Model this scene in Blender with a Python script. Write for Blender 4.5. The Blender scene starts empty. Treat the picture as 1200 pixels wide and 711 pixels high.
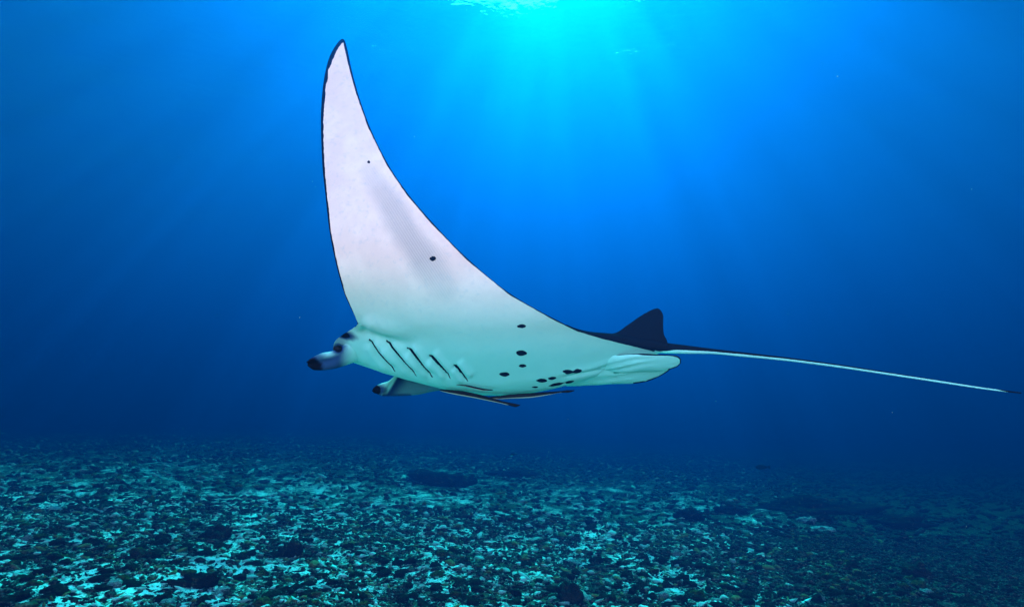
import bpy, bmesh, math, random
import numpy as np
from mathutils import Vector

R = math.radians
scene = bpy.context.scene
rng = np.random.default_rng(11)
random.seed(11)

# ------------------------------------------------------------------ camera
PITCH = 10.7
FPX = 715.0                                   # focal length in photo pixels (photo is 1200 wide)
cam_data = bpy.data.cameras.new("camera")
cam_data.sensor_width = 36.0
cam_data.lens = 36.0 * FPX / 1200.0
cam_data.clip_start = 0.05
cam_data.clip_end = 500.0
cam = bpy.data.objects.new("camera", cam_data)
scene.collection.objects.link(cam)
cam.location = (0, 0, 0)
cam.rotation_euler = (R(90 + PITCH), 0, 0)
scene.camera = cam

# ------------------------------------------------------------------ sky, sun, exposure
SUN_EL, SUN_AZ = 48.0, 4.0                    # the sun stands high ahead, a little right of the view axis
world = bpy.data.worlds.new("World")
scene.world = world
world.use_nodes = True
wn = world.node_tree
bg = wn.nodes["Background"]
sky = wn.nodes.new("ShaderNodeTexSky")
sky.sky_type = 'NISHITA'
sky.sun_disc = False
sky.sun_elevation = R(SUN_EL)
sky.sun_rotation = R(SUN_AZ)
sky.air_density = 0.7
sky.dust_density = 1.2
wn.links.new(sky.outputs[0], bg.inputs[0])
bg.inputs[1].default_value = 0.15

sun_data = bpy.data.lights.new("sun", 'SUN')
sun_data.energy = 5.0
sun_data.angle = R(0.5)
sun_data.color = (1.0, 0.95, 0.87)
sun = bpy.data.objects.new("sun", sun_data)
scene.collection.objects.link(sun)
sd = Vector((math.sin(R(SUN_AZ)) * math.cos(R(SUN_EL)), math.cos(R(SUN_AZ)) * math.cos(R(SUN_EL)), math.sin(R(SUN_EL))))
sun.rotation_euler = sd.to_track_quat('Z', 'Y').to_euler()
sun.location = (2, 10, 30)

scene.view_settings.view_transform = 'Standard'
scene.view_settings.look = 'None'
scene.view_settings.gamma = 1.0
scene.view_settings.exposure = 3.2
scene.render.engine = 'CYCLES'
scene.cycles.use_denoising = True
scene.cycles.max_bounces = 8
scene.cycles.diffuse_bounces = 3
scene.cycles.volume_bounces = 0
scene.cycles.transparent_max_bounces = 16
scene.cycles.caustics_reflective = False
scene.cycles.caustics_refractive = False

SURFACE_Z = 9.5                               # height of the water surface above the camera


# ------------------------------------------------------------------ helpers
def at(px, py, Y):
    """point at depth Y seen at photo pixel (px, py): sets real positions from measurements of the photo"""
    p = R(PITCH)
    a = (np.asarray(px, float) - 600.0) / FPX
    b = -(np.asarray(py, float) - 355.5) / FPX
    dx, dy, dz = a, math.cos(p) - b * math.sin(p), math.sin(p) + b * math.cos(p)
    t = np.asarray(Y, float) / dy
    return np.stack([dx * t, dy * t, dz * t], -1)


def to_px(P):
    p = R(PITCH)
    f = P[..., 1] * math.cos(p) + P[..., 2] * math.sin(p)
    u = -P[..., 1] * math.sin(p) + P[..., 2] * math.cos(p)
    return 600 + FPX * P[..., 0] / f, 355.5 - FPX * u / f


def _h(ix, iy, iz, seed):
    n = (ix * 374761393 + iy * 668265263 + iz * 2147483647 + seed * 974711) & 0xFFFFFFFF
    n = ((n ^ (n >> 13)) * 1274126177) & 0xFFFFFFFF
    n = ((n ^ (n >> 16)) * 2246822519) & 0xFFFFFFFF
    return ((n ^ (n >> 15)) & 0xFFFF) / 32767.5 - 1.0


def vnoise(P, seed=0):
    P = np.asarray(P, float)
    if P.shape[-1] == 2:
        P = np.concatenate([P, np.zeros(P.shape[:-1] + (1,))], -1)
    i = np.floor(P).astype(np.int64)
    f = P - i
    f = f * f * (3 - 2 * f)
    out = 0
    for cx in (0, 1):
        for cy in (0, 1):
            for cz in (0, 1):
                w = (f[..., 0] if cx else 1 - f[..., 0]) * (f[..., 1] if cy else 1 - f[..., 1]) * (f[..., 2] if cz else 1 - f[..., 2])
                out = out + w * _h(i[..., 0] + cx, i[..., 1] + cy, i[..., 2] + cz, seed)
    return out


def fbm(P, octaves=4, seed=0, gain=0.5):
    P = np.asarray(P, float)
    s, a, t = 0, 1.0, 0
    for k in range(octaves):
        s = s + a * vnoise(P * 2 ** k + 17.3 * k, seed + k)
        t += a
        a *= gain
    return s / t


def pchip(x, y, q):
    x = np.asarray(x, float); y = np.asarray(y, float)
    h = np.diff(x); d = np.diff(y) / h
    m = np.zeros_like(y)
    m[0], m[-1] = d[0], d[-1]
    for k in range(1, len(x) - 1):
        if d[k - 1] * d[k] > 0:
            w1, w2 = 2 * h[k] + h[k - 1], h[k] + 2 * h[k - 1]
            m[k] = (w1 + w2) / (w1 / d[k - 1] + w2 / d[k])
    q = np.asarray(q, float)
    i = np.clip(np.searchsorted(x, q) - 1, 0, len(x) - 2)
    t = (q - x[i]) / h[i]
    return ((1 + 2 * t) * (1 - t) ** 2 * y[i] + t * (1 - t) ** 2 * h[i] * m[i]
            + t * t * (3 - 2 * t) * y[i + 1] + t * t * (t - 1) * h[i] * m[i + 1])


def mesh_from(name, V, F, mat=None, smooth=True):
    me = bpy.data.meshes.new(name)
    V = np.asarray(V, np.float32)
    F = np.asarray(F, np.int32)
    n = F.shape[1]
    me.vertices.add(len(V)); me.vertices.foreach_set("co", V.ravel())
    me.loops.add(F.size); me.loops.foreach_set("vertex_index", F.ravel())
    me.polygons.add(len(F))
    me.polygons.foreach_set("loop_start", np.arange(0, F.size, n, dtype=np.int32))
    me.update(calc_edges=True)
    me.polygons.foreach_set("use_smooth", np.full(len(F), smooth))
    if mat is not None:
        me.materials.append(mat)
    me.validate()
    return me


def link(name, me, parent=None, loc=None):
    o = bpy.data.objects.new(name, me)
    scene.collection.objects.link(o)
    if parent is not None:
        o.parent = parent
    if loc is not None:
        o.location = loc
    return o


def tag(o, label=None, cat=None, group=None, kind=None):
    if label: o["label"] = label
    if cat: o["category"] = cat
    if group: o["group"] = group
    if kind: o["kind"] = kind
    return o


def set_attr(me, name, vals):
    a = me.attributes.get(name) or me.attributes.new(name, 'FLOAT', 'POINT')
    a.data.foreach_set("value", np.asarray(vals, np.float32))


def set_col(me, name, vals):
    a = me.attributes.new(name, 'FLOAT_COLOR', 'POINT')
    v = np.ones((len(vals), 4), np.float32); v[:, :3] = vals
    a.data.foreach_set("color", v.ravel())


class NT:
    """small wrapper for building node materials"""
    def __init__(s, name):
        s.m = bpy.data.materials.new(name); s.m.use_nodes = True
        s.t = s.m.node_tree; s.b = s.t.nodes.get("Principled BSDF"); s.out = s.t.nodes.get("Material Output")
    def n(s, typ, **kw):
        x = s.t.nodes.new(typ)
        for k, v in kw.items():
            setattr(x, k, v)
        return x
    def l(s, a, b): s.t.links.new(a, b)
    def setv(s, sock, v):
        if hasattr(v, "is_output"): s.l(v, sock)
        else: sock.default_value = v
    def mix(s, fac, a, b):
        x = s.n("ShaderNodeMix", data_type='RGBA')
        s.setv(x.inputs[0], fac); s.setv(x.inputs[6], a); s.setv(x.inputs[7], b)
        return x.outputs[2]
    def math(s, op, a, b=0.0):
        x = s.n("ShaderNodeMath", operation=op); s.setv(x.inputs[0], a); s.setv(x.inputs[1], b); return x.outputs[0]
    def ramp(s, v, lo, hi, a=0.0, b=1.0, smooth=True):
        x = s.n("ShaderNodeMapRange", interpolation_type='SMOOTHSTEP' if smooth else 'LINEAR')
        s.setv(x.inputs[0], v); x.inputs[1].default_value = lo; x.inputs[2].default_value = hi
        x.inputs[3].default_value = a; x.inputs[4].default_value = b
        return x.outputs[0]
    def attr(s, name): return s.n("ShaderNodeAttribute", attribute_name=name)
    def noise(s, scale, detail=4, rough=0.55, vec=None):
        x = s.n("ShaderNodeTexNoise"); x.inputs["Scale"].default_value = scale
        x.inputs["Detail"].default_value = detail; x.inputs["Roughness"].default_value = rough
        s.l(vec if vec is not None else s.coord(), x.inputs["Vector"]); return x.outputs["Fac"]
    def coord(s):
        if not hasattr(s, "tc"): s.tc = s.n("ShaderNodeTexCoord")
        return s.tc.outputs["Object"]
    def bump(s, h, strength, dist):
        x = s.n("ShaderNodeBump"); x.inputs["Strength"].default_value = strength; x.inputs["Distance"].default_value = dist
        s.l(h, x.inputs["Height"]); s.l(x.outputs[0], s.b.inputs["Normal"])


def sm(x, a, b):
    t = np.clip((x - a) / (b - a), 0, 1)
    return t * t * (3 - 2 * t)


def rgb(*c): return (c[0], c[1], c[2], 1.0)


# ------------------------------------------------------------------ the water: surface and haze
def build_surface():
    n = 420
    xs = np.linspace(-1, 1, n); xs = np.sign(xs) * np.abs(xs) ** 1.9 * 148; ys = -1.15 + 218 * np.linspace(0, 1, n) ** 1.9
    X, Y = np.meshgrid(xs, ys, indexing='ij')
    P = np.stack([X, Y], -1)
    Z = SURFACE_Z + 0.10 * fbm(P * np.array([0.3, 0.45]), 3, 5) + 0.03 * fbm(P * np.array([1.4, 2.1]) + 9, 2, 8) 
    V = np.stack([X, Y, Z], -1).reshape(-1, 3)
    i = np.arange(n * n).reshape(n, n)
    F = np.stack([i[:-1, :-1], i[1:, :-1], i[1:, 1:], i[:-1, 1:]], -1).reshape(-1, 4)
    t = NT("water_surface")
    t.t.nodes.remove(t.b)
    vo = t.n("ShaderNodeTexNoise"); vo.inputs["Scale"].default_value = 1.5; vo.inputs["Detail"].default_value = 3.0
    t.l(t.coord(), vo.inputs["Vector"])
    lens = t.ramp(vo.outputs["Fac"], 0.36, 0.64, 0.48, 1.0)       # light shafts put into the tint: noise dims patches of the surface
    col = t.mix(lens, rgb(0, 0, 0), rgb(0.02, 0.97, 0.9))  # cyan tint stands in for the red lost in the water above
    tr = t.n("ShaderNodeBsdfTransparent"); t.l(col, tr.inputs[0])
    gl = t.n("ShaderNodeBsdfGlossy"); gl.inputs["Roughness"].default_value = 0.08
    gl.inputs["Color"].default_value = rgb(0.9, 0.97, 1.0)
    fr = t.n("ShaderNodeFresnel"); fr.inputs["IOR"].default_value = 1.36
    rp = t.n("ShaderNodeTexNoise"); rp.inputs["Scale"].default_value = 3.6; rp.inputs["Detail"].default_value = 3.0
    t.l(t.coord(), rp.inputs["Vector"])
    bp = t.n("ShaderNodeBump"); bp.inputs["Strength"].default_value = 1.0; bp.inputs["Distance"].default_value = 0.025
    t.l(rp.outputs["Fac"], bp.inputs["Height"]); t.l(bp.outputs[0], fr.inputs["Normal"]); t.l(bp.outputs[0], gl.inputs["Normal"])
    mx = t.n("ShaderNodeMixShader")
    t.l(fr.outputs[0], mx.inputs[0]); t.l(tr.outputs[0], mx.inputs[1]); t.l(gl.outputs[0], mx.inputs[2])
    tl = t.n("ShaderNodeBsdfTranslucent"); tl.inputs[0].default_value = rgb(0.02, 0.97, 0.9)   # ripples blur the daylight
    m2 = t.n("ShaderNodeMixShader"); m2.inputs[0].default_value = 0.01
    t.l(mx.outputs[0], m2.inputs[1]); t.l(tl.outputs[0], m2.inputs[2])
    t.l(m2.outputs[0], t.out.inputs["Surface"])
    o = link("water_surface", mesh_from("water_surface", V, F, t.m))
    tag(o, kind="structure")


def build_haze(sig_s, sig_a, g):
    d = 0.3
    sig_s = np.array(sig_s); sig_a = np.array(sig_a)
    c = sig_s / d
    q = 1 - sig_a / (d * (1 - c))
    a = np.clip(q, 0, 1) ** 2
    x0, x1, y0, y1, z0, z1 = -150, 150, -1.2, 220, -6.5, SURFACE_Z + 0.6  # water ends just behind the camera to let white skylight reach the wing
    V = [(x, y, z) for x in (x0, x1) for y in (y0, y1) for z in (z0, z1)]
    F = [(0, 1, 3, 2), (4, 6, 7, 5), (0, 4, 5, 1), (2, 3, 7, 6), (0, 2, 6, 4), (1, 5, 7, 3)]
    m = bpy.data.materials.new("sea_water"); m.use_nodes = True
    nt = m.node_tree; nt.nodes.clear()
    out = nt.nodes.new("ShaderNodeOutputMaterial"); v = nt.nodes.new("ShaderNodeVolumePrincipled")
    v.inputs["Color"].default_value = (*c, 1); v.inputs["Absorption Color"].default_value = (*a, 1)
    v.inputs["Density"].default_value = d; v.inputs["Anisotropy"].default_value = g
    nt.links.new(v.outputs[0], out.inputs["Volume"])
    o = link("haze", mesh_from("haze", V, F, m, smooth=False))
    tag(o, kind="stuff")


build_surface()
build_haze((0.0, 0.0044, 0.0195), (0.064, 0.068, 0.046), 0.78)


# ------------------------------------------------------------------ seabed
def ground_z(x, y):
    P = np.stack([np.asarray(x, float), np.asarray(y, float)], -1)
    return -1.98 - 0.055 * 16 * np.tanh(P[..., 0] / 16) + 0.16 * fbm(P * 0.22, 2, 31) + 0.05 * fbm(P * 0.9, 3, 37) + 0.022 * fbm(P * 3.1, 3, 41)


def cover(x, y):
    """how much rubble and turf lies here, 0 bare sand .. 1 closed cover"""
    P = np.stack([np.asarray(x, float), np.asarray(y, float)], -1)
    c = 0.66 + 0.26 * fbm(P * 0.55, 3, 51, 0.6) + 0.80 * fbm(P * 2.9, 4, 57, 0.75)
    c = c + 0.45 * sm(P[..., 0] / np.maximum(P[..., 1], 1), 0.15, 0.7) + 0.35 * sm(P[..., 1], 12, 26)  # denser dark cover on the right paints in the light's falloff
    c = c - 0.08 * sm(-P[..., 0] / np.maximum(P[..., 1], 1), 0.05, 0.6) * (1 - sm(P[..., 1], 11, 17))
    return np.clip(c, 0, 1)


def build_seabed():
    # a polar sheet: fine close to the camera, coarse far off
    na, nr = 560, 560
    ang = np.linspace(R(-90), R(90), na)
    r = 0.1 * (262 / 0.1) ** np.linspace(0, 1, nr)
    A, Q = np.meshgrid(ang, r, indexing='ij')
    X = np.clip(Q * np.sin(A), -148, 148); Y = np.clip(Q * np.cos(A) - 1.15, -1.15, 218)
    Z = ground_z(X, Y)
    P = np.stack([X, Y], -1)
    c = cover(X, Y)
    Z = Z + 0.018 * c * fbm(P * 9, 3, 61)
    V = np.stack([X, Y, Z], -1).reshape(-1, 3)
    i = np.arange(na * nr).reshape(na, nr)
    F = np.stack([i[:-1, :-1], i[:-1, 1:], i[1:, 1:], i[1:, :-1]], -1).reshape(-1, 4)
    t = NT("sand_and_rubble")
    n2 = t.noise(9, 6, 0.75); n3 = t.noise(38, 4, 0.7)
    cv = t.attr("cover").outputs["Fac"]
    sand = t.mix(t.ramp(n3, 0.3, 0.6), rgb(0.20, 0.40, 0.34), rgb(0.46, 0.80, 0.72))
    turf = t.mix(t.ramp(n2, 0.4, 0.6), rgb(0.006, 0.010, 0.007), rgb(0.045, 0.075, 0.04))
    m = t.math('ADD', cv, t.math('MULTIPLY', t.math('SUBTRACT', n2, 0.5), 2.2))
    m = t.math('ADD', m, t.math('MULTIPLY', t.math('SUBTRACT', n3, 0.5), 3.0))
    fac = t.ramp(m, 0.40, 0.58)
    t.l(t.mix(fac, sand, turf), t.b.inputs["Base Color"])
    t.b.inputs["Roughness"].default_value = 0.95
    t.b.inputs["Specular IOR Level"].default_value = 0.0
    t.bump(t.math('ADD', n2, t.math('MULTIPLY', n3, 0.5)), 0.6, 0.03)
    me = mesh_from("seabed", V, F, t.m)
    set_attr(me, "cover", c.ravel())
    tag(link("seabed", me), kind="structure")


build_seabed()


def ico(sub):
    bm = bmesh.new(); bmesh.ops.create_icosphere(bm, subdivisions=sub, radius=1.0)
    V = np.array([v.co[:] for v in bm.verts]); F = np.array([[v.index for v in f.verts] for f in bm.faces])
    bm.free(); return V, F


ICO0 = ico(1)


def rock_shape(sub, seed, knob=0.35, flat=0.65):
    V, F = ico(sub)
    d = 1 + knob * fbm(V * 1.3 + seed * 7.7, 2, seed) + 0.28 * fbm(V * 3.2 + seed * 3.1, 2, seed + 5)
    if sub >= 3:
        d = d + 0.12 * fbm(V * 8 + seed, 2, seed + 9)
    W = V * d[:, None]
    W[:, 2] *= flat
    return W, F


def rock_material(name, dark, mid, light, patch=0.5):
    t = NT(name)
    inf = t.n("ShaderNodeObjectInfo")
    off = t.n("ShaderNodeVectorMath", operation='ADD')
    sc = t.n("ShaderNodeVectorMath", operation='SCALE'); t.l(inf.outputs["Location"], sc.inputs[0]); sc.inputs[3].default_value = 3.0
    t.l(t.coord(), off.inputs[0]); t.l(sc.outputs[0], off.inputs[1])
    v = off.outputs[0]
    a = t.noise(2.4, 5, 0.65, v); b = t.noise(9, 4, 0.7, v)
    c = t.mix(t.ramp(a, 0.4, 0.62), dark, mid)
    c = t.mix(t.ramp(b, patch, patch + 0.12), c, light)
    t.l(c, t.b.inputs["Base Color"])
    t.b.inputs["Roughness"].default_value = 0.95
    t.b.inputs["Specular IOR Level"].default_value = 0.0
    t.bump(b, 0.8, 0.12)
    return t.m


M_DARK = rock_material("dark_coral_rock", rgb(0.008, 0.010, 0.007), rgb(0.022, 0.026, 0.016), rgb(0.07, 0.10, 0.05), 0.56)
M_GREEN = rock_material("green_algae_rock", rgb(0.02, 0.03, 0.012), rgb(0.07, 0.10, 0.025), rgb(0.22, 0.25, 0.06), 0.57)
M_PALE = rock_material("pale_dead_coral", rgb(0.06, 0.14, 0.12), rgb(0.15, 0.36, 0.31), rgb(0.30, 0.62, 0.55), 0.48)


def in_view(x, y, m=0.06):
    return np.abs(x) < (600 / FPX + m) * y


# --- large rocks that can be picked out one by one
big = [  # px, py of the foot, depth in px terms: width px, height px, label, material
    (510, 568, 74, 17, "long low dark coral ridge on the far seabed below the belly of the manta", M_DARK, 'ridge', 1),
    (552, 567, 11, 16, "small upright dark coral knob just right of the long low ridge", M_DARK, 'knob', 2),
    (598, 557, 52, 8, "thin faint coral ridge farthest back, right of the upright knob", M_DARK, 'ridge', 3),
    (942, 598, 130, 17, "wide dark low ridge fading into the blue at the right of the seabed", M_DARK, 'ridge', 4),
    (1058, 617, 76, 15, "dark low coral mound at the far right, nearer than the wide ridge", M_DARK, 'ridge', 5),
    (809, 609, 30, 17, "dark round coral rock left of the pale white slabs", M_DARK, 'knob', 6),
    (858, 601, 32, 13, "smaller dark coral rock between the round rock and the wide ridge", M_DARK, 'knob', 7),
    (252, 632, 40, 18, "dark rounded coral rock alone among pale sand at the left", M_DARK, 'knob', 8),
    (340, 651, 32, 23, "dark lumpy coral rock right of the lone rounded rock", M_DARK, 'knob', 9),
    (947, 613, 20, 10, "upper of two white dead coral slabs on the right of the seabed", M_PALE, 'slab', 10),
    (969, 622, 24, 8, "lower of two white dead coral slabs on the right of the seabed", M_PALE, 'slab', 11),
    (966, 612, 22, 12, "dark stone behind the two white coral slabs", M_DARK, 'knob', 12),
    (42, 553, 20, 6, "pale dead coral slab far off at the left edge of the seabed", M_PALE, 'slab', 13),
    (1076, 676, 36, 22, "dark coral boulder in the shadowy lower right corner", M_DARK, 'knob', 14),
    (668, 705, 36, 26, "blackest coral boulder at the bottom edge, right of the sand hollow", M_DARK, 'knob', 15),
    (160, 655, 30, 14, "flat dark coral rock left of and below the lone rounded rock", M_DARK, 'knob', 16),
    (226, 686, 56, 20, "broad dark coral rock behind the pale sand patch at lower left", M_DARK, 'ridge', 17),
]


def ground_at(px, py):
    Y = np.linspace(2.0, 40, 3000)
    P = at(np.full(3000, float(px)), np.full(3000, float(py)), Y)
    below = P[:, 2] < ground_z(P[:, 0], P[:, 1])
    k = int(np.argmax(below)) if below.any() else 2999
    return P[k], below.any()


for px, py, w, h, lab, mat, kind, seed in big:
    c, ok = ground_at(px, py)
    if not ok or c[1] > 30:
        c = at(px, py, 27.0); c = np.array([c[0], c[1], ground_z(c[0], c[1])])
    s = c[1] / FPX
    W, F = rock_shape(4, seed + 40, 0.75 if kind == 'ridge' else 0.4, 1.0)
    W = W + (0.3 * fbm(W * 3.5 + seed, 3, seed, 0.65) + 0.12 * vnoise(W * 9, seed))[:, None] * W
    hx = w * s / 2 * (0.8 if py > 620 and mat is M_DARK else 1.0)
    hy = hx * (0.45 if kind == 'ridge' else 0.8)
    hz = h * s * 0.6
    if kind == 'slab':
        hy = hx * 0.8; hz = h * s * 0.6
    W = W * np.array([hx, hy, hz])
    W[:, 2] += 0.05 * hz
    o = link("coral_rock", mesh_from("coral_rock", W, F, mat), loc=(c[0], c[1] + hy * 0.3, ground_z(c[0], c[1])))
    tag(o, lab, "rock")


# --- rubble
def scatter(n, y0, y1, power):
    y = (y0 ** power + rng.random(n) * (y1 ** power - y0 ** power)) ** (1 / power)
    x = (rng.random(n) * 2 - 1) * (600 / FPX + 0.12) * y
    return x, y


def build_rubble():
    # candidates: 3 size classes
    parts = []
    for n, y0, y1, pw, smin, smax, sub in ((50000, 5.3, 13.0, 1.6, 0.013, 0.047, 0), (7000, 5.3, 14.0, 1.6, 0.032, 0.08, 1),
                                           (26000, 12.0, 46.0, 1.5, 0.03, 0.10, 0)):
        x, y = scatter(n, y0, y1, pw)
        keep = rng.random(n) < 0.22 + 0.9 * cover(x, y) ** 1.2
        x, y = x[keep], y[keep]
        s = smin * (smax / smin) ** (rng.random(len(x)) ** 1.5)
        parts.append((x, y, s, sub))
    # the 300 that show largest become rocks of their own
    x = np.concatenate([p[0] for p in parts]); y = np.concatenate([p[1] for p in parts]); s = np.concatenate([p[2] for p in parts])
    sub = np.concatenate([np.full(len(p[0]), p[3]) for p in parts])
    z = ground_z(x, y)
    X, Yp = to_px(np.stack([x, y, z], -1))
    vis = (X > 4) & (X < 1196) & (Yp < 712) & (Yp > 540)
    size = s / y * vis
    order = np.argsort(-size)
    top = order[:260]
    rest = order[260:]
    kinds = rng.random(len(x))
    # individuals
    protos = {}
    spec = (("dark", M_DARK, "dark brown coral rubble lump lying on the pale sandy seabed", "dark rubble lumps on the seabed"),
            ("green", M_GREEN, "olive green algae covered rubble lump on the pale sandy seabed", "green rubble lumps on the seabed"),
            ("pale", M_PALE, "pale bleached coral rubble lump on the sandy seabed", "pale rubble lumps on the seabed"))
    for k, (nm, mat, lab, grp) in enumerate(spec):
        protos[nm] = []
        for v in range(5):
            W, F = rock_shape(3, 100 + 10 * k + v, 0.5, 0.7)
            protos[nm].append(mesh_from("rubble_rock", W, F, mat))
    lumps = []
    for i in top:
        q = kinds[i]
        nm, mat, lab, grp = spec[0] if q < 0.80 else spec[1] if q < 0.95 else spec[2]
        o = link("rubble_rock", random.choice(protos[nm]), loc=(x[i], y[i], z[i] + 0.1 * s[i]))
        f = s[i] * 1.1
        o.scale = (f * random.uniform(0.8, 1.3), f * random.uniform(0.8, 1.3), f * random.uniform(0.7, 1.15))
        o.rotation_euler = (random.uniform(-.3, .3), random.uniform(-.3, .3), random.uniform(0, 6.28))
        tag(o, None, "rock", grp)
        lumps.append((nm, i, o))
    # say which lump is which: by colour, by where it lies and by size among its neighbours
    cols = ("at the left edge", "far to the left", "to the left", "left of the middle", "just left of centre", "just right of centre",
            "right of the middle", "to the right", "far to the right", "at the right edge")
    rows = ((668, "in the bottom row"), (628, "in the near foreground"), (0, "in the middle distance"))
    ranks = ("largest", "second largest", "third largest", "fourth largest", "fifth largest", "sixth largest", "seventh largest",
             "eighth largest", "ninth largest", "tenth largest", "eleventh largest", "twelfth largest", "thirteenth largest",
             "fourteenth largest", "fifteenth largest", "sixteenth largest", "seventeenth largest", "eighteenth largest",
             "nineteenth largest", "twentieth largest", "twenty first largest", "twenty second largest", "twenty third largest", "twenty fourth largest")
    words = {"dark": "dark brown", "green": "olive green", "pale": "pale bleached"}
    seen = {}
    for nm, i, o in lumps:                                       # lumps come largest first
        row = next(t for lim, t in rows if Yp[i] > lim)
        key = (nm, row, cols[min(9, int(X[i] / 120))])
        k = seen.get(key, 0); seen[key] = k + 1
        o["label"] = "%s %s rubble lump %s, %s" % (ranks[min(k, 23)], words[nm], row, key[2])
    # the mass
    Vs, Fs, Cs, off = [], [], [], 0
    for sb in (0, 1):
        shapes = []
        for v in range(14):
            if sb == 1:
                shapes.append(rock_shape(2, 200 + v, 0.6, 0.6))
            else:                                    # small broken fragments
                V0, F0 = ICO0
                V0 = V0 * (1 + 0.6 * vnoise(V0 * 2.3 + v * 5, v))[:, None] * np.array([1.25, 0.8, 0.6])
                shapes.append((V0, F0))
        idx = rest[sub[rest] == sb]
        which = rng.integers(0, 14, len(idx))
        for v in range(14):
            I = idx[which == v]
            if not len(I): continue
            V, F = shapes[v]
            n = len(I)
            a = rng.random(n) * 6.283
            ca, sa = np.cos(a), np.sin(a)
            sx = s[I] * rng.uniform(0.6, 1.9, n); sy = s[I] * rng.uniform(0.5, 1.3, n); sz = s[I] * rng.uniform(0.6, 1.25, n)
            vx, vy, vz = V[None, :, 0] * sx[:, None], V[None, :, 1] * sy[:, None], V[None, :, 2] * sz[:, None]
            tx = rng.uniform(-.4, .4, n)[:, None]
            W = np.stack([vx * ca[:, None] - vy * sa[:, None] + x[I][:, None], vx * sa[:, None] + vy * ca[:, None] + y[I][:, None],
                          vz + tx * vx + (z[I] + 0.15 * s[I])[:, None]], -1)
            Vs.append(W.reshape(-1, 3))
            Fs.append((F[None] + (np.arange(n) * len(V))[:, None, None] + off).reshape(-1, 3)); off += n * len(V)
            q = kinds[I]
            right = 0.3 * sm(x[I] / y[I], 0.2, 0.7)  # fewer pale pieces on the right, painting in the same falloff
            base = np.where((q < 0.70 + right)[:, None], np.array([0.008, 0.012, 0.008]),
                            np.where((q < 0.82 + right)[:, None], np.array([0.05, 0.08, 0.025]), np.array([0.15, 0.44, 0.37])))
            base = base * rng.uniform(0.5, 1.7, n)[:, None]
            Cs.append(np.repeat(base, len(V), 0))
    t = NT("rubble")
    a = t.attr("tint"); b = t.noise(30, 4, 0.7)
    t.l(t.mix(t.ramp(b, 0.45, 0.72), a.outputs["Color"], t.mix(0.3, a.outputs["Color"], rgb(0.36, 0.48, 0.40))), t.b.inputs["Base Color"])
    t.b.inputs["Roughness"].default_value = 0.95; t.b.inputs["Specular IOR Level"].default_value = 0.0
    t.bump(b, 0.8, 0.03)
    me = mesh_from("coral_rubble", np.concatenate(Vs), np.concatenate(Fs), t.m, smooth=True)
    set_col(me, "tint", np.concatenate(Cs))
    tag(link("coral_rubble", me), "loose dark and pale coral rubble strewn over the sandy seabed", "rubble", kind="stuff")


build_rubble()


# ------------------------------------------------------------------ manta ray
def depth_on(o, px, py, default):
    """depth Y at which the line of sight through a photo point meets the object"""
    d = at(px, py, 1.0)
    ok, loc, nor, idx = o.ray_cast((0, 0, 0), Vector(d).normalized())
    return loc.y if ok else default


ROWS = [  # s, leading edge px, py, Y, trailing edge px, py, Y, ventral bulge, dorsal bulge, phi
    (0.00, 400.3, 46.0, 3.22, 402.6, 46.3, 3.22, .002, .002, 0),
    (0.004, 397.6, 47.6, 3.22, 404.4, 48.0, 3.22, .002, .002, 0),
    (0.012, 394.5, 52.0, 3.21, 405.5, 52.0, 3.21, .003, .003, 0),
    (0.035, 388.0, 62.0, 3.2, 408.0, 62.0, 3.19, .005, .004, 0),
    (0.07, 382.0, 80.0, 3.17, 411.5, 80.0, 3.15, .007, .006, 0),
    (0.12, 378.0, 105.0, 3.12, 419.0, 108.0, 3.08, .009, .008, 0),
    (0.19, 376.0, 140.0, 3.06, 433.0, 148.0, 2.99, .013, .011, 0),
    (0.28, 377.5, 190.0, 2.93, 455.0, 193.0, 2.85, .018, .016, 0),
    (0.36, 381.5, 230.0, 2.87, 478.0, 227.0, 2.78, .024, .02, 2),
    (0.44, 386.0, 270.0, 2.82, 507.0, 261.0, 2.72, .031, .026, 4),
    (0.53, 394.0, 310.0, 2.8, 548.0, 303.0, 2.72, .042, .035, 12),
    (0.61, 404.0, 345.0, 2.88, 598.0, 344.0, 2.76, .055, .05, 22),
    (0.69, 419.0, 379.0, 3.0, 650.0, 373.5, 2.84, .075, .07, 34),
    (0.74, 412.0, 386.0, 3.12, 677.0, 386.5, 2.92, .105, .08, 44),
    (0.78, 401.0, 392.5, 3.2, 705.0, 395.0, 2.99, .13, .09, 52),
    (0.83, 392.0, 401.0, 3.27, 735.0, 402.5, 3.06, .155, .10, 62),
    (0.87, 390.0, 409.0, 3.32, 752.0, 406.5, 3.1, .17, .10, 68),
    (0.92, 404.0, 421.0, 3.4, 766.0, 410.0, 3.14, .18, .10, 74),
    (1.00, 444.0, 432.0, 3.52, 777.0, 412.5, 3.2, .185, .10, 84),
    (1.08, 466.0, 438.0, 3.66, 772.0, 412.0, 3.28, .17, .10, 90),
    (1.16, 488.0, 438.0, 3.8, 750.0, 412.0, 3.36, .13, .09, 94),
    (1.30, 508.0, 430.0, 4.0, 705.0, 413.0, 3.5, .06, .06, 96),
    (1.60, 548.0, 424.0, 4.4, 650.0, 415.0, 4.0, .025, .02, 96),
    (2.00, 590.0, 420.0, 4.9, 593.0, 420.0, 4.9, .003, .003, 96),
]
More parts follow.
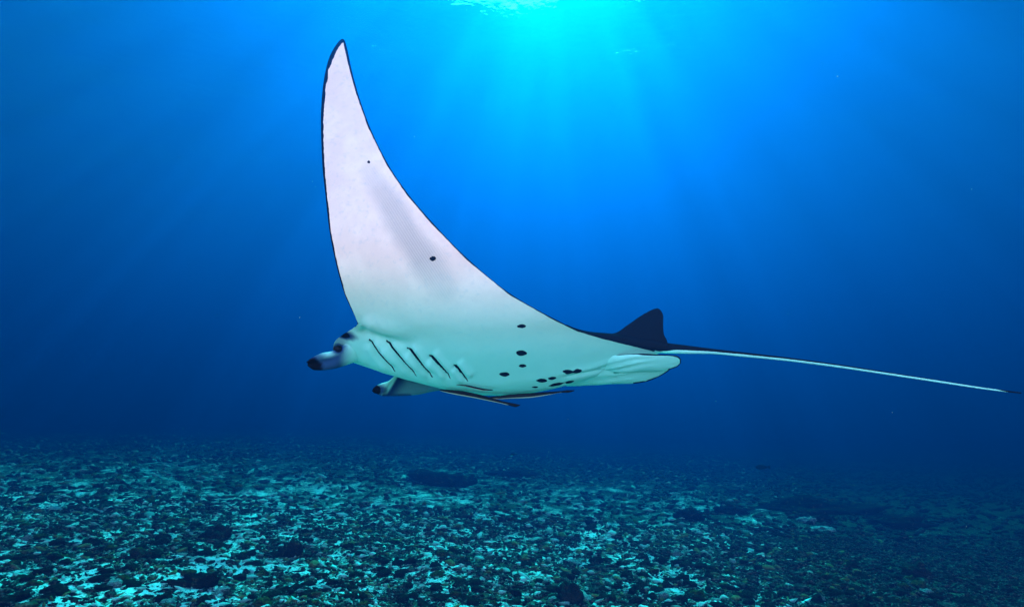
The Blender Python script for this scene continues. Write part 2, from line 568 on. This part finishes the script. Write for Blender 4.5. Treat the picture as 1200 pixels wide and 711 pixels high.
SPOTS = [  # px, py, rx, ry, tilt
    (432, 190, 1.7, 1.7, 0), (507, 303, 3.6, 2.8, 0), (611.5, 382, 5.6, 2.3, 0), (611, 413.5, 6.4, 3.4, 0), (612.5, 428.5, 4.6, 1.9, 0),
    (591.5, 438.7, 6, 2.3, 0), (634.5, 445.7, 6.2, 2.0, 0), (647, 443.2, 4.6, 1.7, -4), (651.5, 450.2, 8.5, 1.5, -12), (667.5, 447, 5.2, 1.7, -12),
    (665, 435.2, 5.2, 2.5, -3), (676.5, 434.8, 4.8, 2.4, -12), (627, 453.5, 3.4, 1.0, 0)]
GILLS = [
    [(432.5, 398), (436.5, 404), (443, 414), (452, 424), (463, 435)],
    [(452, 400.5), (456, 404), (463, 412.5), (475, 427), (488, 440)],
    [(477.5, 407.5), (482, 411.5), (488.5, 420), (496, 430.5), (507, 442)],
    [(503, 416), (508, 420), (514, 427), (521, 435), (528, 443)],
    [(532, 427.5), (536, 431), (540, 436.5), (544, 441), (548, 447)]]
GILLW = [0.9, 1.3, 1.6, 1.9, 1.7]


def build_manta_body():
    T = np.array(ROWS)
    s = np.concatenate([np.linspace(0, 1, 25)[:-1] ** 2 * 0.12, np.linspace(0.12, 1.16, 420)[:-1], np.linspace(1.16, 2.0, 60)])
    col = lambda k: pchip(T[:, 0], T[:, k], s)
    def soft(a, width=0.055):                 # even out depth and thickness along the span
        k = np.exp(-0.5 * ((s[:, None] - s[None]) / width) ** 2) * np.gradient(s)[None]
        return (k @ a) / k.sum(1)
    LE = at(col(1), col(2), soft(col(3))); TE = at(col(4), col(5), soft(col(6)))
    # soften the polyline kinks along the span
    for _ in range(6):
        for E in (LE, TE):
            E[1:-1] = E[1:-1] * 0.5 + (E[:-2] + E[2:]) * 0.25
    bv, bd, phi = soft(col(7), 0.03), col(8), soft(np.radians(col(9)))
    bv = bv * (0.5 + 0.5 * sm(s, 0.45, 0.8))
    N = np.stack([np.zeros_like(phi), -np.cos(phi), -np.sin(phi)], -1)
    MV, MD = 320, 40
    v1 = 0.5 - 0.5 * np.cos(np.linspace(0, np.pi, MV + 1))
    v2 = 0.5 - 0.5 * np.cos(np.linspace(0, np.pi, MD + 1))
    def prof(v):
        f = 5 * (0.2969 * np.sqrt(v) - 0.126 * v - 0.3516 * v ** 2 + 0.2843 * v ** 3 - 0.1036 * v ** 4)
        return f / f.max()
    def prof_body(v):                         # fuller towards mid-chord, for the trunk
        return np.sin(np.pi * v ** 0.92) ** 1.1
    w = np.clip((s - 0.62) / 0.25, 0, 1) * np.clip((1.5 - s) / 0.25, 0, 1)
    w = w * w * (3 - 2 * w)
    def side(v, b, sign):
        flat = np.sin(np.pi * v) if sign > 0 else prof(v)   # the underside of the wing is nearly flat
        f = flat[None] * (1 - w[:, None]) + prof_body(v)[None] * w[:, None]
        return LE[:, None] * (1 - v)[None, :, None] + TE[:, None] * v[None, :, None] + sign * N[:, None] * (b[:, None] * f)[..., None]
    Vv = side(v1, bv, 1.0)                    # rows x (MV+1)
    Vd = side(v2, bd, -1.0)[:, 1:-1][:, ::-1]
    nr = len(s)
    ring = np.concatenate([Vv, Vd], 1)
    n = ring.shape[1]
    V = ring.reshape(-1, 3)
    i = np.arange(nr * n).reshape(nr, n)
    j = np.roll(i, -1, 1)
    F = np.stack([i[:-1], i[1:], j[1:], j[:-1]], -1).reshape(-1, 4)
    caps = []
    V = np.concatenate([V, ring[0].mean(0)[None], ring[-1].mean(0)[None]])
    c0, c1 = len(V) - 2, len(V) - 1
    slot = np.broadcast_to(np.where(np.arange(n) < MV, 0, 8)[None], (nr - 1, n)).reshape(-1)
    slot = np.concatenate([slot, np.full(2 * n, 8)])
    F = [tuple(f) for f in F] + [(c0, i[0, k], j[0, k]) for k in range(n)] + [(c1, j[-1, k], i[-1, k]) for k in range(n)]
    return V, F, slot


def outline_loft(rows, ring=20, sub=5, power=1.0, tilt=0.0):
    """closed solid from paired edge points; rows: (x1, y1, x2, y2, Y, half thickness)"""
    T = np.array(rows, float)
    q = np.linspace(0, len(T) - 1, (len(T) - 1) * sub + 1)
    k = np.arange(len(T))
    c = [pchip(k, T[:, m], q) for m in range(6)]
    A = at(c[0], c[1], c[4]); B = at(c[2], c[3], c[4] + tilt * (c[3] - c[1]))
    C = (A + B) / 2; H = (A - B) / 2
    th = c[5]
    view = C / np.linalg.norm(C, axis=1)[:, None]
    a = np.linspace(0, 2 * np.pi, ring, endpoint=False)
    ca, sa = np.cos(a), np.sign(np.sin(a)) * np.abs(np.sin(a)) ** power
    P = C[:, None] + H[:, None] * ca[None, :, None] + view[:, None] * (th[:, None] * sa[None])[..., None]
    nr = len(q)
    V = P.reshape(-1, 3)
    i = np.arange(nr * ring).reshape(nr, ring); j = np.roll(i, -1, 1)
    V = np.concatenate([V, C[:1], C[-1:]])
    c0, c1 = len(V) - 2, len(V) - 1
    F = [tuple(f) for f in np.stack([i[:-1], i[1:], j[1:], j[:-1]], -1).reshape(-1, 4)]
    F += [(c0, i[0, m], j[0, m]) for m in range(ring)] + [(c1, j[-1, m], i[-1, m]) for m in range(ring)]
    return V, F


LEFT_LOBE = [(440, 404, 440, 414, 3.40, .02), (426, 398, 426, 421, 3.31, .04), (412, 399, 412, 425.5, 3.26, .05), (400, 406, 402, 429, 3.235, .045), (388, 411.8, 391, 432, 3.210, .035), (378, 413.6, 378, 433.8, 3.190, .026),
             (369, 417.2, 369, 433.6, 3.170, .02), (363, 420.8, 363.5, 431, 3.160, .014), (360, 424, 360, 428, 3.155, .006)]
RIGHT_LOBE = [(524, 450, 524, 456, 3.770, .03), (508, 446, 508, 458.5, 3.750, .045), (490, 441, 488, 462.5, 3.720, .045), (475, 437, 470, 463.8, 3.680, .045), (464, 439.5, 452, 464, 3.610, .03),
              (455, 446.5, 447, 463.4, 3.590, .026), (447, 449, 442, 461.5, 3.580, .022), (441, 451.5, 438, 460, 3.570, .016), (437, 455, 436, 458, 3.560, .006)]
DORSAL = [(690, 398, 788, 412, 3.210, .03), (706, 393, 783, 404, 3.210, .026), (722, 389.6, 781.5, 398.5, 3.210, .02), (735, 381, 777.8, 390.5, 3.210, .016),
          (748, 372, 777.2, 381, 3.210, .013), (759, 365.3, 777.3, 371, 3.210, .009), (767, 361.7, 775, 364.6, 3.210, .005), (770.5, 361, 772.5, 361.8, 3.210, .002)]
BACK = [(664, 380, 664, 383, 3.220, .01), (675, 384.6, 675, 390, 3.220, .03), (693, 388.7, 693, 400, 3.210, .06), (715, 390.5, 715, 404, 3.210, .06), (745, 394, 745, 410, 3.210, .05),
        (770, 399, 770, 412, 3.200, .04), (784, 402.5, 784, 412, 3.200, .025)]
TAIL = [(766, 398, 766, 413, 3.205, .03), (780, 401.3, 780, 413.8, 3.205, .026), (800, 403.9, 800, 414.2, 3.200, .02), (830, 407.8, 830, 414.5, 3.195, .014), (870, 412.4, 870, 417.8, 3.180, .011),
        (920, 418.2, 920, 422.6, 3.170, .009), (980, 426.3, 980, 430.2, 3.150, .008), (1040, 435.6, 1040, 439, 3.130, .0065), (1100, 445.1, 1100, 448, 3.110, .0055), (1150, 453, 1150, 455.4, 3.090, .004),
        (1180, 457.3, 1180, 459.2, 3.080, .003), (1197, 459.6, 1197, 461, 3.075, .002)]
PELVIC_L = [(680, 421, 680, 430, 3.30, .004), (692, 419, 692, 433, 3.21, .014), (706, 417, 706, 434, 3.15, .024), (722, 416, 722, 435, 3.115, .026), (745, 414.6, 745, 435, 3.10, .022), (770, 415, 770, 434.5, 3.10, .017), (785, 415.6, 785, 432.5, 3.10, .012),
            (794, 417, 793.5, 429.5, 3.105, .007), (798, 420.5, 797.8, 425.5, 3.11, .003)]
PELVIC_R = [(640, 432, 640, 446, 3.45, .01), (668, 428, 668, 452.3, 3.30, .04), (690, 425, 692, 451.3, 3.23, .05), (715, 424, 715, 449.6, 3.19, .042), (740, 424, 740, 449.4, 3.18, .03), (757, 424, 757, 447, 3.18, .022), (772, 424, 772, 441.2, 3.18, .014),
            (782, 425, 782, 435.5, 3.18, .008), (786, 428, 786, 432, 3.18, .003)]


def skin_material():
    t = NT("manta_skin")
    dark = t.attr("dark").outputs["Fac"]; grey = t.attr("grey").outputs["Fac"]; ridge = t.attr("ridge").outputs["Fac"]
    n1 = t.noise(9, 5, 0.6); n2 = t.noise(60, 4, 0.6)
    white = t.mix(t.ramp(n1, 0.35, 0.7), rgb(0.90, 0.62, 0.49), rgb(0.99, 0.71, 0.56))
    white = t.mix(t.math('MULTIPLY', t.ramp(n2, 0.52, 0.74), 0.3), white, rgb(0.52, 0.48, 0.47))
    g = t.mix(t.ramp(ridge, 0.2, 0.8), rgb(0.52, 0.40, 0.34), rgb(0.58, 0.45, 0.38))
    c = t.mix(t.math('MULTIPLY', grey, 0.9), white, g)
    c = t.mix(t.math('MULTIPLY', t.attr("belly").outputs["Fac"], 0.8), c, rgb(0.09, 0.76, 0.66))   # turquoise bounce light painted into the skin of the lower body
    c = t.mix(t.attr("dusk").outputs["Fac"], c, rgb(0.012, 0.04, 0.13))  # dusky skin with the water's blue sheen painted in
    dk = t.math('ADD', dark, t.math('MULTIPLY', t.math('SUBTRACT', n2, 0.5), 0.35))
    c = t.mix(t.ramp(dk, 0.40, 0.62), c, rgb(0.006, 0.007, 0.010))
    t.l(c, t.b.inputs["Base Color"])
    t.b.inputs["Roughness"].default_value = 0.65
    t.b.inputs["Specular IOR Level"].default_value = 0.0
    t.bump(t.math('ADD', t.math('MULTIPLY', n2, 0.4), t.math('MULTIPLY', t.math('MULTIPLY', ridge, grey), 0.5)), 0.35, 0.004)
    return t.m


def seg_dist(px, py, pts):
    """distance to a polyline and position 0..1 along it"""
    best = np.full(px.shape, 1e9); pos = np.zeros(px.shape)
    L = [math.dist(pts[k], pts[k + 1]) for k in range(len(pts) - 1)]
    acc = 0
    for k in range(len(pts) - 1):
        (ax, ay), (bx, by) = pts[k], pts[k + 1]
        t = np.clip(((px - ax) * (bx - ax) + (py - ay) * (by - ay)) / L[k] ** 2, 0, 1)
        d = np.hypot(px - ax - t * (bx - ax), py - ay - t * (by - ay))
        m = d < best
        best[m] = d[m]; pos[m] = (acc + t[m] * L[k]) / sum(L)
        acc += L[k]
    return best, pos


def build_manta():
    comps = [build_manta_body(), outline_loft(LEFT_LOBE, 32, 8, tilt=0.002), outline_loft(RIGHT_LOBE, 32, 8, tilt=0.002), outline_loft(DORSAL, 24, 6), outline_loft(BACK, 20, 5),
             outline_loft(TAIL, 16, 8), outline_loft(PELVIC_L, 28, 8, tilt=0.005), outline_loft(PELVIC_R, 28, 8, tilt=0.006)]
    objs = []
    for k, c in enumerate(comps):
        V, F = c[:2]
        me = bpy.data.meshes.new("component")
        me.from_pydata([tuple(v) for v in V], [], [tuple(int(q) for q in f) for f in F])
        bm = bmesh.new(); bm.from_mesh(me)
        bmesh.ops.recalc_face_normals(bm, faces=bm.faces)
        bm.to_mesh(me); bm.free()
        for m in range(len(comps) + 1):
            me.materials.append(bpy.data.materials.get("slot_%d" % m) or bpy.data.materials.new("slot_%d" % m))
        me.polygons.foreach_set("material_index", np.full(len(me.polygons), k, np.int32) if k else np.asarray(c[2], np.int32))
        objs.append(link("component", me))
    root = objs[0]
    for o in objs[1:]:
        md = root.modifiers.new("join", 'BOOLEAN')
        md.operation = 'UNION'; md.solver = 'EXACT'; md.object = o
    dg = bpy.context.evaluated_depsgraph_get()
    me = bpy.data.meshes.new_from_object(root.evaluated_get(dg))
    me.name = "body"
    for o in objs:
        bpy.data.objects.remove(o)
    nv = len(me.vertices)
    P = np.empty(nv * 3, np.float32); me.vertices.foreach_get("co", P); P = P.reshape(-1, 3).astype(float)
    npoly = len(me.polygons)
    mi = np.empty(npoly, np.int32); me.polygons.foreach_get("material_index", mi)
    lt = np.empty(npoly, np.int32); me.polygons.foreach_get("loop_total", lt)
    li = np.empty(len(me.loops), np.int32); me.loops.foreach_get("vertex_index", li)
    comp = np.zeros(nv, np.int32)
    comp[li] = np.repeat(mi, lt)
    nor = np.empty(nv * 3, np.float32); me.vertices.foreach_get("normal", nor); nor = nor.reshape(-1, 3)
    px, py = to_px(P)
    view = P / np.linalg.norm(P, axis=1)[:, None]
    facing = -(nor * view).sum(1)
    T = np.array(ROWS)
    dark = np.zeros(nv); grey = np.zeros(nv); ridge = np.zeros(nv)
    body = comp == 0
    dark[comp == 8] = 1.0                                     # the back is black
    # black rim of the wing
    front = body & (facing > -0.05) & (P[:, 1] < 3.5)
    le = [tuple(r) for r in T[:13, 1:3]]; te = [tuple(r) for r in T[:18, 4:6]]
    dl, pl = seg_dist(px, py, le)
    dt, pt = seg_dist(px, py, te)
    wl = np.interp(pl, [0, .05, .2, .45, .75, 1], [4.5, 4.8, 3.6, 2.6, 1.6, 0.9]) * (1 + 0.4 * fbm(P * 30, 3, 3))
    wt = np.interp(pt, [0, .1, .3, .7, 1], [3.2, 2.4, 2.1, 1.9, 1.8]) * (1 + 0.12 * vnoise(P * 40, 4))
    dark = np.maximum(dark, front * (1 - sm(dl, wl * 0.6, wl * 1.25)))
    dark = np.maximum(dark, front * (1 - sm(dt, wt * 0.6, wt * 1.25)))
    # spots and gill slits
    vent = body & (facing > -0.1) & (P[:, 1] < 3.8)
    for sx, sy, rx, ry, tl in SPOTS:
        a = R(tl); dx, dy = px - sx, py - sy
        u, v = dx * math.cos(a) + dy * math.sin(a), -dx * math.sin(a) + dy * math.cos(a)
        q = (np.abs(u / rx) ** 1.7 + np.abs(v / ry) ** 1.7) * (1 + 0.6 * fbm(P * 45, 2, 29))
        dark = np.maximum(dark, vent * (1 - sm(q, 0.55, 1.7)))
    push = np.zeros(nv)
    for pts, w in zip(GILLS, GILLW):
        d, t = seg_dist(px, py, pts)
        wd = np.maximum(w * np.interp(t, [0, .12, .35, .7, 1], [0.35, 1.0, 0.9, .5, .3]), 0.85)
        dark = np.maximum(dark, vent * (1 - sm(d, wd * 0.45, wd * 1.3)) * np.interp(t, [0, .9, 1], [1, 1, .8]))
        push = push + vent * 0.011 * np.exp(-(d / 2.6) ** 2) * sm(t, 0, .1) * (1 - sm(t, .85, 1))
        push = push - vent * 0.011 * np.exp(-((d - 6) / 4.5) ** 2) * sm(t, 0, .2) * (1 - sm(t, .7, 1))   # flaps swell between slits
    # grey muscle band on the wing with fine ridges
    bd, bt = seg_dist(px, py, [(432, 200), (455, 235), (478, 275), (502, 312), (520, 335)])
    wd = np.interp(bt, [0, .4, .8, 1], [14, 24, 32, 22]) * (1 + 0.3 * fbm(P * 7, 2, 13))
    grey = np.maximum(grey, front * (1 - sm(bd, wd * 0.2, wd)) * np.interp(bt, [0, .3, .75, 1], [.3, .75, 1, .45]))
    ux = (px - 432) * 0.84 - (py - 200) * 0.545                # across the band
    # fold under the root of the wing's front edge
    d, t = seg_dist(px, py, [(421, 383), (430, 390), (446, 396.5), (468, 401), (492, 404)])
    push = push + front * 0.016 * np.exp(-(d / 5.0) ** 2) * sm(t, 0, .12) * (1 - sm(t, .35, 1))
    d, t = seg_dist(px, py, [(424, 372), (438, 382), (462, 389), (495, 393)])
    push = push - front * 0.016 * np.exp(-(d / 8.0) ** 2) * sm(t, 0, .2) * (1 - sm(t, .4, 1))
    ridge = 0.5 + 0.5 * np.sin(ux * 2.3 + 0.9 * np.sin(py * 0.045) + 1.5 * vnoise(P * 6, 9))
    # pelvic folds
    for pts in ([(690, 434), (715, 428), (745, 421), (775, 419)], [(700, 436), (725, 432), (752, 426), (776, 424)], [(655, 443), (690, 436), (715, 431)], [(690, 447), (720, 442), (752, 437)]):
        d, t = seg_dist(px, py, pts)
        push = push + 0.006 * np.exp(-(d / 1.5) ** 2) * (P[:, 1] < 3.5) * sm(t, 0, .3) * (1 - sm(t, .7, 1)) - 0.004 * np.exp(-((d - 4) / 3) ** 2) * (P[:, 1] < 3.5) * sm(t, 0, .3) * (1 - sm(t, .7, 1))
    # cephalic lobes: black tips, dusky inner faces, shade painted below a lit upper edge
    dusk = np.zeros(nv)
    L = comp == 1
    lx = np.array([r[0] for r in LEFT_LOBE][::-1]); l1 = np.array([r[1] for r in LEFT_LOBE][::-1]); l2 = np.array([r[3] for r in LEFT_LOBE][::-1])
    fr = (py - np.interp(px, lx, l1)) / (np.interp(px, lx, l2) - np.interp(px, lx, l1))
    q = np.hypot((px - 364) / 15, (py - 430) / 10)
    q = q * (1 + 0.25 * fbm(P * 30, 2, 19))
    dark[L] = np.maximum(dark[L], np.clip(0.95 - q[L] * 0.42, 0, 1))
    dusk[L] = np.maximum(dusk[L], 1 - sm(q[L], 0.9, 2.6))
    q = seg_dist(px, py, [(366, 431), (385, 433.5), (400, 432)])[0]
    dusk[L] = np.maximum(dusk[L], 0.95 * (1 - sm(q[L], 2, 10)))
    push[L] = push[L] + (0.012 * np.exp(-((fr[L] - 0.58) / 0.2) ** 2) - 0.005 * np.exp(-((fr[L] - 0.15) / 0.12) ** 2)) * (1 - sm(px[L], 385, 412))
    Rr = comp == 2
    q = np.hypot((px - 439) / 8, (py - 457) / 7)
    dark[Rr] = np.maximum(dark[Rr], 1 - sm(q[Rr], 0.6, 1.2))
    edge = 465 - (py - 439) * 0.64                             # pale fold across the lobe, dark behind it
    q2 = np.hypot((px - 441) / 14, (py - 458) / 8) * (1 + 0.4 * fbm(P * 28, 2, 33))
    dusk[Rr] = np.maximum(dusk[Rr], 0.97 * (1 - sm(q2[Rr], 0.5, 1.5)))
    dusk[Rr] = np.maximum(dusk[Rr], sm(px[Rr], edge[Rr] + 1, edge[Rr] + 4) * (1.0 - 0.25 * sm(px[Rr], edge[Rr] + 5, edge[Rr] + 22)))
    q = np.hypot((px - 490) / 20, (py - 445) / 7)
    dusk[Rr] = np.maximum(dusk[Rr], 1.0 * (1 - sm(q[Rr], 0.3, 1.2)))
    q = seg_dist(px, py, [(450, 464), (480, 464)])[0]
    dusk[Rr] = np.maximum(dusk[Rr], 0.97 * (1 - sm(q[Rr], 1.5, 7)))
    dusk[L] = np.maximum(dusk[L], (0.25 + 0.72 * sm(fr[L], 0.1, 0.42)) * (1 - sm(px[L], 396, 416)))  # left lobe: bright upper edge and darker underside painted in
    # head: dark patches at the eye and above it, bluish shading painted on the cheek
    hd = (body | L | (comp == 8)) & (px < 428) & (P[:, 1] < 3.6)
    for cx, cy, rx, ry in ((396.5, 408.5, 7.5, 7), (404, 393, 9, 5)):
        q = np.hypot((px - cx) / rx, (py - cy) / ry) * (1 + 0.45 * fbm(P * 22, 3, 23))
        dark = np.maximum(dark, hd * (1 - sm(q, 0.2, 1.05)))
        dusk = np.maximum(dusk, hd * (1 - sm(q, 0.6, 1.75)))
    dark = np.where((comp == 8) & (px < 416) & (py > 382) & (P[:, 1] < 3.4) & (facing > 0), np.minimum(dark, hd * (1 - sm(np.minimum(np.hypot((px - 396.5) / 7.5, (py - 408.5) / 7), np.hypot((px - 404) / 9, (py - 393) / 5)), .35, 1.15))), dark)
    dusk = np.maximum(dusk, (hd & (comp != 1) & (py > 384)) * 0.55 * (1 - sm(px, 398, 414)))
    # fin and back are black; the tail is black above and pale below
    dark[(comp == 3) | (comp == 4)] = 1.0
    tl = comp == 5
    tx = np.array([r[0] for r in TAIL]); ty1 = np.array([r[1] for r in TAIL]); ty2 = np.array([r[3] for r in TAIL])
    frac = (py - np.interp(px, tx, ty1)) / (np.interp(px, tx, ty2) - np.interp(px, tx, ty1))
    lim = np.interp(px, [770, 790, 830, 900, 1000, 1100, 1170, 1185], [.9, .66, .52, .48, .38, .28, .3, 1.2])
    dark[tl] = 1 - sm(frac[tl], lim[tl] - 0.12, lim[tl] + 0.12)
    # black rims of the pelvic fins
    for cid, rows, xr in ((6, PELVIC_L, 783), (7, PELVIC_R, 742)):
        pts = [(r[2], r[3]) for r in rows][::-1]
        d1, _ = seg_dist(px, py, pts)
        m = (comp == cid) & (px > xr)
        dark[m] = np.maximum(dark[m], 0.8 * (1 - sm(d1[m], .4, 1.9)))
    pts = [(r[0], r[1]) for r in PELVIC_L[3:]] + [(798, 425)]
    d1, _ = seg_dist(px, py, pts)
    m = (comp == 6) & (px > 715)
    wd = np.interp(px, [720, 765], [0.0, 1.0])
    dark[m] = np.maximum(dark[m], 1 - sm(d1[m], .8 * wd[m], 0.3 + 1.6 * wd[m]))
    P2 = P - nor * push[:, None]
    me.vertices.foreach_set("co", P2.astype(np.float32).ravel())
    set_attr(me, "dark", dark); set_attr(me, "grey", grey); set_attr(me, "dusk", dusk); set_attr(me, "belly", np.maximum(sm(py, 290, 430) * (P[:, 1] < 3.9), 0.3 * (comp == 5) + 0.7 * ((comp == 1) | (comp == 2)))); set_attr(me, "ridge", ridge)  # belly: painted turquoise light, stronger down the body
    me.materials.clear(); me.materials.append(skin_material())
    me.polygons.foreach_set("material_index", np.zeros(npoly, np.int32))
    me.polygons.foreach_set("use_smooth", np.ones(npoly, bool))
    me.update()
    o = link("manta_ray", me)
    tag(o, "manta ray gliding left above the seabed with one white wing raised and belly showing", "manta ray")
    # eye
    t = NT("eye"); t.b.inputs["Base Color"].default_value = rgb(0.004, 0.004, 0.005); t.b.inputs["Roughness"].default_value = 0.4; t.b.inputs["Specular IOR Level"].default_value = 0.1
    V, F = ico(3)
    c = at(395.5, 408.5, depth_on(o, 395.5, 408.5, 3.25) + 0.004)
    link("eye", mesh_from("eye", V * np.array([.022, .018, .02]) + c, F, t.m), o)
    print("manta verts", nv)
    return o


manta = build_manta()


# ------------------------------------------------------------------ remoras under the belly
def remora(rows, label):
    fixed, last = [], 3.3
    for r in rows:
        last = depth_on(manta, (r[0] + r[2]) / 2, min(r[1], r[3]) - 1.5, last)
        fixed.append(last)
    fixed = np.minimum(np.convolve(np.pad(fixed, 1, 'edge'), [.25, .5, .25], 'valid'), np.array(fixed) + 0.01)
    rows = [(r[0], r[1], r[2], r[3], y - 0.6 * r[5], r[5]) for r, y in zip(rows, fixed)]
    V, F = outline_loft(rows, 16, 8)
    me = bpy.data.meshes.new("remora"); me.from_pydata([tuple(v) for v in V], [], [tuple(int(q) for q in f) for f in F])
    bm = bmesh.new(); bm.from_mesh(me); bmesh.ops.recalc_face_normals(bm, faces=bm.faces); bm.to_mesh(me); bm.free()
    px, py = to_px(V)
    T = np.array(rows)
    y1 = np.interp(px, T[:, 0], T[:, 1]); y2 = np.interp(px, T[:, 2], T[:, 3])
    f = (py - y1) / np.maximum(y2 - y1, 0.3)
    pos = (px - px.min()) / (px.max() - px.min())
    dark = 1 - sm(f, .74, .9)
    dark = np.maximum(dark, sm(pos, .8, .9)) * (1 - 0.4 * np.exp(-((f - .3) / .1) ** 2) * (pos < .5))
    set_attr(me, "dark", dark)
    me.polygons.foreach_set("use_smooth", np.ones(len(me.polygons), bool))
    t = NT("remora_skin")
    t.l(t.mix(t.ramp(t.attr("dark").outputs["Fac"], .3, .7), rgb(0.35, 0.40, 0.30), rgb(0.008, 0.009, 0.010)), t.b.inputs["Base Color"])
    t.b.inputs["Roughness"].default_value = 0.6; t.b.inputs["Specular IOR Level"].default_value = 0.0
    me.materials.append(t.m)
    o = link("remora", me)
    tag(o, label, "remora", "remoras under the manta's belly")


remora([(515, 456.5, 515, 457.5, 3.0, .002), (522, 456.3, 522, 459.5, 3.0, .010), (535, 456.8, 535, 462.5, 2.99, .014), (555, 460.4, 555, 466, 2.985, .013), (575, 465.5, 575, 470, 2.98, .010), (590, 470, 590, 473.2, 2.98, .006),
        (597, 471.4, 597, 475, 2.98, .006), (604, 472.8, 604, 476.6, 2.98, .006), (609.5, 474, 609.5, 475, 2.98, .001)],
       "striped dark remora trailing lowest under the belly, its tail tip hanging free")
remora([(574, 464.8, 574, 466.2, 2.95, .003), (585, 463.5, 585, 467.5, 2.93, .010), (600, 461.6, 600, 466.8, 2.92, .013), (620, 460.3, 620, 466, 2.915, .012), (640, 459, 640, 463, 2.91, .008), (657, 457.9, 657, 460, 2.90, .004),
        (665, 456.9, 665, 460, 2.90, .004), (673, 456.8, 673, 458, 2.90, .001)],
       "dark remora lying along the belly edge, pointing right below the row of spots")
remora([(535, 450.2, 535, 451, 2.905, .002), (545, 450.6, 545, 452.6, 2.90, .004), (558, 453.2, 558, 456, 2.90, .005), (568, 455.3, 568, 457.6, 2.90, .004), (577.5, 456.2, 577.5, 457.2, 2.90, .001)],
       "smallest thin remora pressed to the belly behind the last gill slit")


# ------------------------------------------------------------------ two distant fish
def fish(px, py, Y, length, label):
    n = 24
    xs = np.linspace(0, 1, n)
    h = 0.16 * np.sin(np.pi * xs ** 0.7) ** 0.9 * (1 - 0.3 * xs) + 0.012
    h[-5:] = np.array([0.035, 0.06, 0.09, 0.12, 0.14])
    V, F = [], []
    for k in range(n):
        for a in np.linspace(0, 2 * np.pi, 12, endpoint=False):
            wdt = h[k] * (0.45 if k < n - 5 else 0.08)
            V.append((xs[k] - 0.5, wdt * math.cos(a), h[k] * math.sin(a)))
    for k in range(n - 1):
        for m in range(12):
            F.append((k * 12 + m, k * 12 + (m + 1) % 12, (k + 1) * 12 + (m + 1) % 12, (k + 1) * 12 + m))
    V = np.array(V) * length
    c = at(px, py, Y)
    t = NT("fish_skin"); t.b.inputs["Specular IOR Level"].default_value = 0.0; t.l(t.mix(t.noise(3), rgb(0.003, 0.009, 0.012), rgb(0.006, 0.016, 0.02)), t.b.inputs["Base Color"])
    o = link("fish", mesh_from("fish", V, F, t.m), loc=c)
    tag(o, label, "fish", "small fish far off above the seabed")


fish(894, 547, 13.0, 0.30, "small dark fish hovering above the wide ridge at the right")
fish(602, 532, 14.0, 0.14, "tiny dark fish above the thin ridge at the centre")


# a small manta: the figure above is measured at 3 m, it swims a little nearer
MS = 0.64
for o in list(scene.collection.objects):
    if o.name.split('.')[0] in ("manta_ray", "eye", "remora"):
        co = np.empty(len(o.data.vertices) * 3, np.float32)
        o.data.vertices.foreach_get("co", co)
        o.data.vertices.foreach_set("co", co * MS)
        o.data.update()


# ------------------------------------------------------------------ drifting specks
def build_specks():
    n = 130
    y = 1.2 + 9 * rng.random(n) ** 1.2
    p = at(rng.uniform(-40, 1240, n), rng.uniform(0, 640, n), y)
    V0 = np.array([(1, 0, 0), (-1, 0, 0), (0, 1, 0), (0, -1, 0), (0, 0, 1), (0, 0, -1)], float)
    F0 = np.array([(0, 2, 4), (2, 1, 4), (1, 3, 4), (3, 0, 4), (2, 0, 5), (1, 2, 5), (3, 1, 5), (0, 3, 5)])
    r = rng.uniform(0.0006, 0.0016, n)
    V = (V0[None] * rng.uniform(0.5, 1.5, (n, 1, 3)) * r[:, None, None] + p[:, None]).reshape(-1, 3)
    F = (F0[None] + 6 * np.arange(n)[:, None, None]).reshape(-1, 3)
    t = NT("speck"); t.l(t.mix(t.noise(5), rgb(0.12, 0.2, 0.2), rgb(0.25, 0.36, 0.36)), t.b.inputs["Base Color"])
    tag(link("drifting_specks", mesh_from("drifting_specks", V, F, t.m)), kind="stuff")


build_specks()
